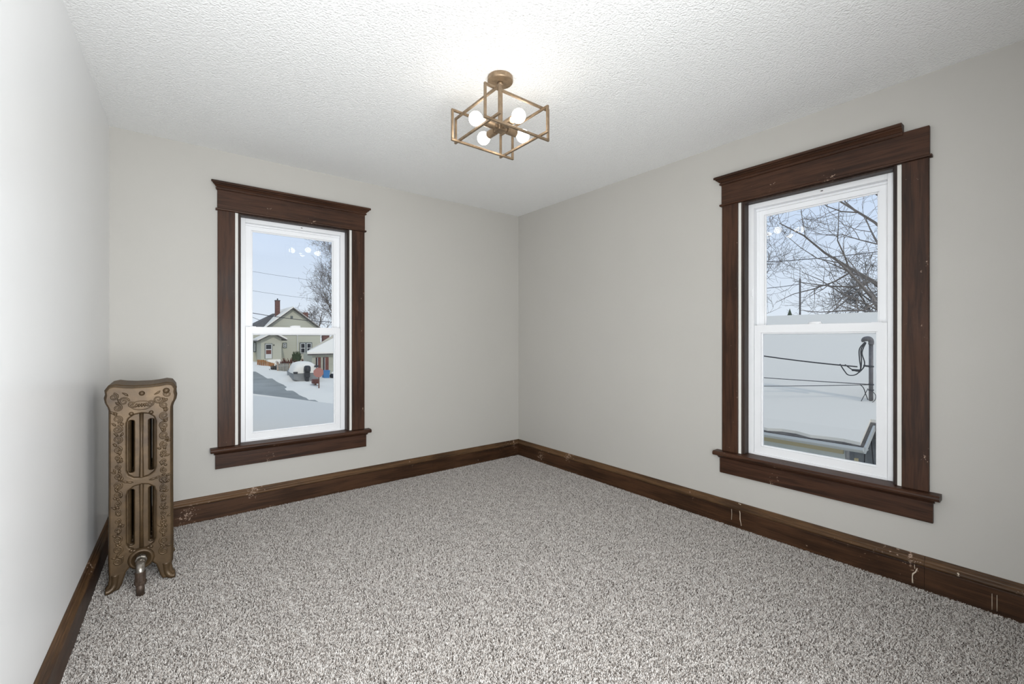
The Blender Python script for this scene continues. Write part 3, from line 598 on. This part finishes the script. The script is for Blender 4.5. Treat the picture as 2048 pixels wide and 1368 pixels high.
# shrubs by the house
def shrub(name, px, py, Y, r, h, m, seed, label, n=90):
    rn = random.Random(seed); base = Vector((fx(px, Y), Y, gz(0, Y))); root = empty(name, base); tag(root, label, 'shrub')
    bm = bmesh.new()
    for k in range(n):
        a = rn.uniform(0, 6.283); s = rn.random() ** .5; q = Vector((math.cos(a) * r * s, math.sin(a) * r * .6 * s, 0)); top = Vector((q.x * 1.15 + rn.uniform(-.2, .2), q.y, h * rn.uniform(.55, 1) * (1 - .4 * s * s)))
        tube(bm, [q * .4, (q + top) / 2, top], [.03, .05, .02], 3, False)
    obj('stems', bm, M[m], root)['kind'] = 'stuff'
    bm = bmesh.new(); lathe(bm, [(0, -.1), (.06, 0), (.05, .25), (0, .3)], 6); obj('root_crown', bm, M['bark'], root)
shrub('dormant_shrub', 575, 722, 50.5, 1.0, 1.0, 'brush', 4, 'red brown dormant shrub against the cream house, nearer the porch')
shrub('dormant_shrub', 609, 722, 50.5, .5, .9, 'brush', 5, 'red brown dormant shrub below the twin window')
shrub('dormant_hedge', 574, 744, 44.9, 1.35, 1.0, 'bark2', 8, 'low dark bare hedge growing behind the picket fence', 300)
shrub('evergreen_shrub', 593, 718, 54.5, .42, 1.6, 'needle', 6, 'small dark evergreen shrub left of the twin window', 160)
# ---- garage with snow roof
GY = 40.0; gb = gz(0, GY) - .2
gar = empty('garage', (fx(650, GY), GY, gb)); tag(gar, 'cream garage with thick snow roof and red brown doors', 'garage')
gx0, gx1 = fx(624, GY), fx(700, GY); get = fz(640, 707, GY)
HP('walls', bx(gx0, gx1, GY, GY + 3.3, gb, get), 'cream', gar)
bm = bmesh.new(); xe0, xe1 = fx(614.5, GY - .5), fx(708, GY - .5); zr2 = fz(688, 668, GY + 1.6)
pts = [(xe0, GY - .5, get), (xe1, GY - .5, get), (xe1 - 1, GY + 1.6, zr2), (fx(688, GY + 1.6), GY + 1.6, zr2), (fx(614.5, GY + 3.7), GY + 3.7, get), (xe1, GY + 3.7, get)]
def hip(bm, pts, up):
    lo = [bm.verts.new(p) for p in (pts[0], pts[1], pts[5], pts[4])]; v = [bm.verts.new((p[0], p[1], p[2] + up)) for p in pts]
    for f_ in ((0, 1, 2, 3), (0, 3, 4), (3, 2, 5, 4), (1, 5, 2)): bm.faces.new([v[i] for i in f_])
    for i, j, k, l in ((0, 1, 1, 0), (1, 5, 2, 1), (5, 4, 3, 2), (4, 0, 0, 3)): bm.faces.new((v[i], v[j], lo[k], lo[l]))
    bm.faces.new(lo[::-1]); return bm
HP('roof_snow', hip(bm, pts, .16), 'snow', gar)
HP('eave_board', bx(xe0 + .05, xe1, GY - .46, GY - .40, get - .14, get - .005), 'shingle', gar)
for a_, b_ in ((631.5, 641.5), (646, 657)):
    d_ = HP('door', bx(fx(a_, GY), fx(b_, GY), GY - .05, GY + .01, gb, fz(645, 714.5, GY)), 'redbrown', gar)
    HP('glass_strip', bx(fx(a_ + .4, GY), fx(a_ + 2.6, GY), GY - .08, GY - .05, gb + .6, fz(645, 715.5, GY)), 'darkwin', d_); HP('mullion', bx(fx(a_ + 2.9, GY), fx(a_ + 3.8, GY), GY - .09, GY - .05, gb, fz(645, 715, GY)), 'trim', d_)
# brick chimney stack behind the garage
CY = 52.0; cs = empty('brick_stack', (fx(651, CY), CY, gz(0, CY))); tag(cs, 'squat red brick stack showing over the garage roof', 'chimney')
HP('brickwork', bx(fx(645, CY), fx(657, CY), CY - .4, CY + .4, gz(0, CY) - .2, fz(651, 671, CY)), 'brick', cs); HP('coping', bx(fx(644, CY), fx(658, CY), CY - .46, CY + .46, fz(651, 671, CY), fz(651, 669.5, CY)), 'shingle', cs)
# ---- blue bin
BY = 38.0; bz = gz(0, BY); bxm, bw = fx(651.5, BY), fx(658, BY) - fx(645.5, BY)
bn = empty('recycling_bin', (bxm, BY, bz)); tag(bn, 'blue plastic bin standing in snow at the garage doors', 'bin'); hh = fz(651, 742, BY) - bz
bm = bmesh.new(); poly_prism(bm, [(-bw * .42, -.3, 0), (bw * .42, -.3, 0), (bw * .5, -.36, hh), (-bw * .5, -.36, hh)], (0, .6, 0)); obj('tub', bm, M['blue'], bn)
obj('lid', bx(-bw * .53, bw * .53, -.40, .30, hh + .002, hh + .07, bev=.02), M['blue'], bn)
sack = tag(obj('refuse_sack', lathe(bmesh.new(), [(0, 0), (.33, .02), (.40, .22), (.30, .42), (.12, .5), (.1, .56), (0, .58)], 12), M['black'], None, True), 'black refuse sack topped with snow beside the blue bin', 'sack'); sack.location = (fx(667, BY), BY - .2, bz)
obj('snow_cap', lathe(bmesh.new(), [(.30, .43), (.26, .52), (.12, .60), (0, .62)], 12), M['snow'], sack, True)
# ---- boat on a trailer
OY = 35.5; oz = gz(0, OY); ocx = fx(614, OY); ow = (fx(641, OY) - fx(588, OY)) / 2
boat = empty('motor_boat', (ocx, OY, oz)); tag(boat, 'snow filled grey motor boat seen from its stern, parked by the street', 'boat')
zs = lambda py: fz(614, py, OY) - oz
stations = [(0, 1.0, 0), (1.5, 1.0, 0), (3.2, .88, .05), (4.5, .5, .2), (5.2, .06, .4)]
bm = bmesh.new(); rings = []
z0_, z1_ = zs(763), zs(746.5)
for y, wf, lf in stations:
    w_ = ow * wf; rings.append([bm.verts.new(p) for p in ((-w_, y, z1_ + lf * .5), (-w_ * .93, y, z0_ + .18 + lf), (-w_ * .45, y, z0_ + .03 + lf), (0, y, z0_ + lf), (w_ * .45, y, z0_ + .03 + lf), (w_ * .93, y, z0_ + .18 + lf), (w_, y, z1_ + lf * .5))])
for a, b in zip(rings, rings[1:]):
    for i in range(6): bm.faces.new((a[i], a[i + 1], b[i + 1], b[i]))
    bm.faces.new((a[0], b[0], b[6], a[6]))
bm.faces.new(rings[0]); bm.faces.new(rings[-1][::-1]); obj('hull', bm, M['hull'], boat)
bm = bmesh.new(); rings = []
for y, wf, k in ((.05, 1.0, .55), (.6, .98, .95), (1.6, .96, 1.0), (3.0, .8, .85), (4.3, .4, .5)):
    zz = zs(724) - z1_; w_ = ow * wf; rings.append([bm.verts.new((x * w_, y, z1_ + .01 + h * zz * k)) for x, h in ((-1.0, 0), (-.93, .30), (-.78, .66), (-.62, .92), (-.3, 1.0), (.1, 1.0), (.5, .94), (.76, .72), (.93, .30), (1.0, 0))])
for a, b in zip(rings, rings[1:]):
    for i in range(9): bm.faces.new((a[i], a[i + 1], b[i + 1], b[i]))
bm.faces.new(rings[0]); bm.faces.new(rings[-1][::-1]); obj('snow_load', bm, M['snow'], boat, True)
mx_ = fx(612.5, OY) - ocx
bm = bmesh.new(); mw = .26; lathe(bm, [(0, 1.0), (.6, .97), (.92, .82), (1.0, .5), (.95, .1), (.8, 0), (0, 0)], 16, Matrix.Translation((mx_, -.35, zs(743))) @ Matrix.Diagonal((mw * 1.0, .36, zs(730.5) - zs(743), 1))); om = obj('outboard_motor', bm, M['black'], boat, True)
bm = bmesh.new(); box(bm, mx_ - .19, mx_ + .19, -.50, -.12, zs(754), zs(742.5), bev=.05); box(bm, mx_ - .12, mx_ + .12, -.42, -.14, zs(762), zs(753), bev=.03); obj('motor_leg', bm, M['black'], om)
for s in (-1, 1):
    bm = bmesh.new(); lathe(bm, [(0, -.1), (.28, -.1), (.31, -.05), (.31, .05), (.28, .1), (0, .1)], 16, Matrix.Translation((s * ow * .8, 1.7, .2)) @ Matrix.Rotation(math.pi / 2, 4, 'Y')); obj('trailer_wheel', bm, M['black'], boat)
bm = bmesh.new(); box(bm, -ow * .9, ow * .9, .1, .25, zs(767), zs(763)); box(bm, -.1, .1, .2, 5.6, zs(767), zs(764)); obj('trailer_frame', bm, M['black'], boat)
for s, px, py in ((-1, 591, 744.5), (1, 633, 733)): obj('cleat', bx(fx(px, OY) - ocx - .16, fx(px, OY) - ocx + .16, -.1, .15, zs(py + 1.6), zs(py - 1.6), bev=.04), M['black'], boat)
# ---- octagonal sign
SY = 30.0; sgx = fx(636.5, SY); sgz = gz(0, SY)
sg = empty('octagonal_sign', (sgx, SY, sgz)); tag(sg, 'red octagonal road sign coloured pale for reflection on a thin post in the snow bank', 'road sign')
sr = (fx(646.5, SY) - fx(626.8, SY)) / 2 / math.cos(math.pi / 8); zc = fz(636, 745, SY) - sgz
poly = [(sr * math.cos(math.pi / 8 + k * math.pi / 4), -.06, zc + sr * math.sin(math.pi / 8 + k * math.pi / 4)) for k in range(8)]
obj('sign_face', poly_prism(bmesh.new(), poly, (0, .012, 0)), M['sign'], sg); obj('post', bx(-.035 + .04, .035 + .04, -.046, .014, -.3, zc + sr * .5), M['signback'], sg)
pst = empty('wooden_post', (fx(631, SY + 2), SY + 2, gz(0, SY + 2))); tag(pst, 'short brown mailbox post with a red box behind the octagonal sign', 'post')
zq = lambda py: fz(631, py, SY + 2) - gz(0, SY + 2)
obj('upright', bx(-.06, .06, -.06, .06, -.3, zq(767)), M['signback'], pst); obj('box', bx(-.24, .24, -.25, .25, zq(767), zq(758), bev=.05), M['redbrown'], pst)
# ---- trees
def make_tree(name, base, H, label, seed, m='bark', trunk_h=.25, spread=.9, levels=4, kids=(9, 7, 6, 5), r0=.25, lean=(0, 0, 0), droop=0.0, group=None, rmin=.006):
    rn = random.Random(seed); root = empty(name, base); tag(root, label, 'tree', group)
    V = []; F = []
    def add(pts, rs, n):
        b0 = len(V); up = None
        for i, p in enumerate(pts):
            t = (pts[min(i + 1, len(pts) - 1)] - pts[max(i - 1, 0)]).normalized(); s = t.orthogonal().normalized() if up is None else t.cross(up).normalized(); up = s.cross(t)
            for k in range(n): a = 6.2832 * k / n; V.append(p + (s * math.cos(a) + up * math.sin(a)) * rs[i])
        for i in range(len(pts) - 1):
            for k in range(n): k2 = (k + 1) % n; F.append((b0 + i * n + k, b0 + i * n + k2, b0 + (i + 1) * n + k2, b0 + (i + 1) * n + k))
    def branch(p, d, ln, r, lvl):
        n = 5 if lvl < 2 else 4; pts = [p]; rs = [r]; d = d.normalized()
        for i in range(n):
            d = (d + Vector((rn.gauss(0, 1), rn.gauss(0, 1), rn.gauss(0, 1))) * (.09 + .05 * lvl) + Vector((0, 0, .09 - droop if lvl else .1))).normalized()
            pts.append(pts[-1] + d * ln / n); rs.append(max(rmin, r * (1 - .75 * (i + 1) / n)))
        add(pts, rs, 7 if lvl == 0 else (4 if lvl < 2 else 3))
        if lvl >= levels: return
        for k in range(kids[lvl]):
            u = (trunk_h + (1 - trunk_h) * (k + rn.random() * .8) / kids[lvl]) if lvl == 0 else rn.uniform(.22, 1.0)
            x = min(u * n, n - .001); i = int(x); q = pts[i].lerp(pts[i + 1], x - i); rr = rs[i] + (rs[i + 1] - rs[i]) * (x - i)
            ax = (pts[i + 1] - pts[i]).normalized(); o = ax.orthogonal().normalized(); o.rotate(Matrix.Rotation(rn.uniform(0, 6.283) if lvl else k * 2.4 + rn.uniform(-.4, .4), 3, ax))
            sp = spread * rn.uniform(.7, 1.2) * (1 if lvl else 1.15 - .5 * u)
            dd = ax * math.cos(sp) + o * math.sin(sp)
            L_ = ln * (rn.uniform(.42, .62) if lvl else (.62 - .28 * u)) ; branch(q, dd, L_, max(rmin, rr * rn.uniform(.5, .72)), lvl + 1)
    branch(Vector((0, 0, -.3)), Vector(lean) + Vector((0, 0, 1)), H * .82, r0, 0)
    me = bpy.data.meshes.new('branches'); me.from_pydata(V, [], F); me.materials.append(M[m]); o = bpy.data.objects.new('branches', me); link(o, root); return root
p = ony(684, HY, 75); make_tree('bare_tree', (p.x, 75, gz(p.x, 75) + .05), 19.0, 'tall bare winter tree standing behind the cream house', 21, 'bark', .12, .75, 4, (13, 9, 6, 5), .36, rmin=.013)
p = ony(628, HY, 70); make_tree('bare_tree', (p.x, 70, gz(p.x, 70) + .05), 8.5, 'low bare tree rising over the right roof slope of the cream house', 23, 'bark', .2, .9, 4, (8, 6, 5, 4), .2, rmin=.014)
p = onx(1815, HY, 20); make_tree('bare_tree', (20, p.y, -3.25), 14.5, 'big bare tree spreading long limbs above the neighbouring snowy roof', 31, 'bark', .34, 1.0, 4, (10, 6, 5, 5), .26, rmin=.006, droop=.03)
p = onx(1733, HY, 32); make_tree('bare_tree', (32, p.y, -3.25), 9.6, 'crooked dense bare tree behind the neighbouring roof ridge', 33, 'bark2', .55, 1.15, 4, (10, 7, 6, 5), .34, rmin=.009, droop=.05)
p = onx(1478, HY, 22); make_tree('bare_tree', (22, p.y, -3.25), 10.5, 'fine twigged bare tree reaching in beside the antenna pole', 37, 'bark', .35, .95, 4, (9, 6, 6, 5), .13, rmin=.006)
p = onx(1578, HY, 45); cf = empty('conifer', (45, p.y, -3.25)); tag(cf, 'dark conifer tip showing over the neighbouring roof ridge', 'tree')
zt = onx(1578, 617, 45).z + 3.25
bm = bmesh.new()
for k in range(9):
    u = k / 9; lathe(bm, [(0, zt * (1 - u) + .0), (.25 + 1.7 * u, zt * (1 - u) - 1.1), (0, zt * (1 - u) - .6)], 11)
for v in bm.verts: v.co.x += random.uniform(-.12, .12); v.co.y += random.uniform(-.12, .12)
obj('foliage', bm, M['needle'], cf); bm = bmesh.new(); tube(bm, [(0, 0, -.2), (0, 0, zt * .5)], [.2, .1], 8); obj('trunk', bm, M['bark2'], cf)
# antenna pole
p = onx(1600, HY, 30); an = empty('antenna_pole', (30, p.y, -3.3)); tag(an, 'slim grey antenna pole rising behind the neighbouring roof', 'pole')
zz = lambda py: onx(1600, py, 30).z + 3.3
bm = bmesh.new(); tube(bm, [(0, 0, 0), (0, 0, zz(557))], .055, 8); obj('mast', bm, M['conduit'], an); bm = bmesh.new(); tube(bm, [(0, 0, zz(557)), (0, 0, zz(535))], .016, 6); obj('whip', bm, M['conduit'], an)
# ---- neighbouring house seen through the right window
nh = empty('neighbour_house', (9, 2, -3.3)); tag(nh, 'low pale house next door under a broad snowy roof', 'house')
ox = Vector((9, 2, -3.3)); SL = .538; rzf = lambda x: -.6 + SL * (x - 6.8)
XR = 11.5; y_l, y_n, y_r = 9.0, -1.34, -9.0
rn = random.Random(9)
eave = [(6.8 + rn.uniform(-.03, .03), y_l + (y_n - y_l) * i / 40) for i in range(41)] + [(7.41, y_n)] + [(7.41 + rn.uniform(-.03, .03), y_n - .15 + (y_r - y_n) * i / 20) for i in range(21)]
top = [(x, y, rzf(x)) for x, y in eave] + [(XR, y_r, rzf(XR)), (XR, y_l, rzf(XR))]
HP('roof_snow', poly_prism(bmesh.new(), top, (0, 0, -.06)), 'snow_roof', nh)
HP('rear_roof_snow', poly_prism(bmesh.new(), [(XR, y_l, rzf(XR)), (XR, y_r, rzf(XR)), (16.2, y_r, -.6), (16.2, y_l, -.6)], (0, 0, -.12)), 'snow_roof', nh)
dk = [(6.76, y_l), (6.76, y_n - .04), (7.37, y_n - .04), (7.37, y_r), (XR, y_r), (XR, y_l)]
HP('shingle_edge', poly_prism(bmesh.new(), [(x, y, rzf(x) - .062) for x, y in dk], (0, 0, -.02)), 'shingle', nh)
HP('gutter', poly_prism(bmesh.new(), [(6.70, y_l, -.70), (6.80, y_l, -.70), (6.80, y_l, -.775), (6.74, y_l, -.775), (6.69, y_l, -.74)], (0, y_n - .05 - y_l, 0)), 'gutter', nh)
HP('fascia', bx(6.802, 6.84, y_n - .04, y_l, -.80, -.705), 'gutter', nh); HP('soffit', bx(6.842, 7.2, y_n - .02, y_l, -.82, -.802), 'gutter', nh)
HP('rake_board', poly_prism(bmesh.new(), [(6.78, y_n - .045, rzf(6.78) - .085), (7.40, y_n - .045, rzf(7.40) - .085), (7.40, y_n - .045, rzf(7.40) - .2), (6.78, y_n - .045, rzf(6.78) - .2)], (0, -.03, 0)), 'gutter', nh)
HP('wall_core', bx(7.22, 15.8, -1.0, y_l - .3, -3.5, -.62), 'greywall', nh)
for k in range(16): HP('siding_board', poly_prism(bmesh.new(), [(7.218, -1.0, -1.02 - .14 * k), (7.19, -1.0, -1.02 - .14 * k), (7.212, -1.0, -.88 - .14 * k), (7.218, -1.0, -.88 - .14 * k)], (0, y_l - .3 + 1.0, 0)), 'lapwhite', nh)
zt_ = onx(1640, 886, 7.17).z; zb_ = onx(1640, 899.5, 7.17).z
HP('frieze_board', bx(7.13, 7.189, onx(1687, 900, 7.17).y, y_l - .4, zb_, zt_), 'tan', nh)
HP('corner_strip', bx(7.12, 7.189, onx(1713, 905, 7.15).y - .02, onx(1713, 905, 7.15).y + .03, -3.3, -1.0), 'tan', nh)
HP('set_back_wall', bx(7.75, 15.8, y_r + .3, -1.002, -3.5, -.42), 'greywall', nh)
for k in range(10): HP('set_back_board', bx(7.70, 7.748, -1.72 - .3 * k, -1.43 - .3 * k, -3.4, -.45), 'greywall', nh)
HP('set_back_fascia', bx(7.40, 7.44, y_r, y_n - .05, rzf(7.4) - .36, rzf(7.4) - .16), 'shingle', nh)
# service mast through the roof
mp_ = onx(1742, 800, 7.96); sm = empty('service_mast', (7.96, mp_.y, rzf(7.96) - .15)); tag(sm, 'grey electric service mast with curved weatherhead standing on the snowy roof', 'mast')
mz = lambda py: onx(1741, py, 7.96).z - sm.location.z
pole = bmesh.new(); tube(pole, [(0, 0, 0), (0, 0, mz(686))], .036, 14); obj('pole', pole, M['conduit'], sm, True)
bm = bmesh.new(); tube(bm, smooth_pts([(0, 0, mz(689)), (0, .0, mz(682)), (-.01, .035, mz(677.5)), (-.03, .10, mz(679)), (-.03, .135, mz(684))], 5), [.046] * 6 + [.05] * 9 + [.046, .042, .036, .03, .02, .012], 14); obj('weatherhead', bm, M['conduit'], sm, True)
for py in (733, 769, 780): obj('clamp', lathe(bmesh.new(), [(.037, -.015), (.045, -.013), (.045, .013), (.037, .015)], 14, Matrix.Translation((0, 0, mz(py)))), M['cable'], sm)
WL = lambda px, py, x=7.9: onx(px, py, x) - sm.location
def cable(name, pts, r, par): bm = bmesh.new(); tube(bm, smooth_pts(pts, 6), r, 6); return obj(name, bm, M['cable'], par, True)
cable('drip_loop', [WL(1730, 684), WL(1719, 698), WL(1719, 718), WL(1721, 738), WL(1712, 749), WL(1697, 750), WL(1689, 742), WL(1680, 728)], .011, sm)
cable('drip_loop', [WL(1731, 684), WL(1722, 700), WL(1723, 722), WL(1720, 741), WL(1708, 741), WL(1695, 733), WL(1690, 729)], .011, sm)
cable('drip_loop', [WL(1732, 685), WL(1724, 705), WL(1729, 724), WL(1727, 735), WL(1718, 745)], .011, sm)
cable('splice_sleeve', [WL(1704, 740), WL(1712, 740.5), WL(1720, 741)], .024, sm)
cable('insulator', [WL(1727, 731), WL(1733, 732), WL(1741, 732.5)], .02, sm)
cable('loose_wire', [WL(1720, 769), WL(1727, 776), WL(1732, 790), WL(1736, 800)], .008, sm); cable('loose_wire', [WL(1736, 777), WL(1729, 790), WL(1722, 803)], .006, sm); cable('loose_wire', [WL(1744, 782), WL(1751, 790), WL(1750, 800), WL(1742, 806)], .006, sm)
def wire(name, label, a, b, sag, r):
    a, b = Vector(a), Vector(b); bm = bmesh.new(); tube(bm, [a.lerp(b, i / 16) - Vector((0, 0, sag * 4 * (i / 16) * (1 - i / 16))) for i in range(17)], r, 5); return tag(obj(name, bm, M['cable'], None, True), label, 'wire')
wire('service_cable', 'thick black service cable running to the roof mast drip loops', onx(1715, 733.5, 7.9), onx(1400, 690, 7.2), .05, .014)
wire('phone_wire', 'thin upper wire meeting the roof mast at its lower clamp', onx(1742, 769, 7.94), onx(1400, 746, 7.2), .01, .008)
wire('phone_wire', 'thin lower wire meeting the roof mast at its lower clamp', onx(1741, 769.5, 7.93), onx(1400, 771, 7.2), .02, .007)
wire('power_line', 'single power line crossing the branches above the antenna pole', onx(1500, 525, 24), onx(1790, 499, 24), .1, .02)
wire('power_line', 'power line running up to the antenna pole', onx(1480, 578, 30), onx(1600, 568, 30), .1, .02)
wire('hanging_wire', 'black wire hanging down the set back wall beside the rake board', onx(1731, 866, 7.66), onx(1728, 945, 7.66), 0, .008)
wire('hanging_wire', 'black wire hanging near the grey boards of the set back wall', onx(1741, 862, 7.66), onx(1748, 945, 7.66), 0, .008)
def utility_pole(px, label):
    b = ony(px, HY, 45); b.z = gz(b.x, 45); r = empty('utility_pole', b); tag(r, label, 'utility pole')
    bm = bmesh.new(); tube(bm, [(0, 0, -.2), (0, 0, 12.5)], [.17, .12], 10); obj('pole', bm, M['bark'], r); obj('crossarm', bx(-1.1, 1.1, -.25, -.13, 11.6, 11.75), M['bark'], r); return b
pa = utility_pole(330, 'wooden utility pole left of the street, carrying the lines over the cream house'); pb2 = utility_pole(860, 'wooden utility pole right of the street, carrying the lines over the cream house')
for py0, py1, sag, r, lab in ((585, 632, 1.6, .03, 'thick power line sagging just above the cream house gable'), (548, 606, .9, .012, 'faint middle wire high over the cream house'), (507, 572, .9, .012, 'faint topmost wire in the sky over the cream house')):
    wire('power_line', lab, ony(330, py0, 44.8), ony(860, py1, 44.8), sag, r)
wire('power_line', 'slack service wire falling to the left wing roof of the cream house', ony(334, 520, 45.3), ony(519, 640, 57.5), .6, .025)
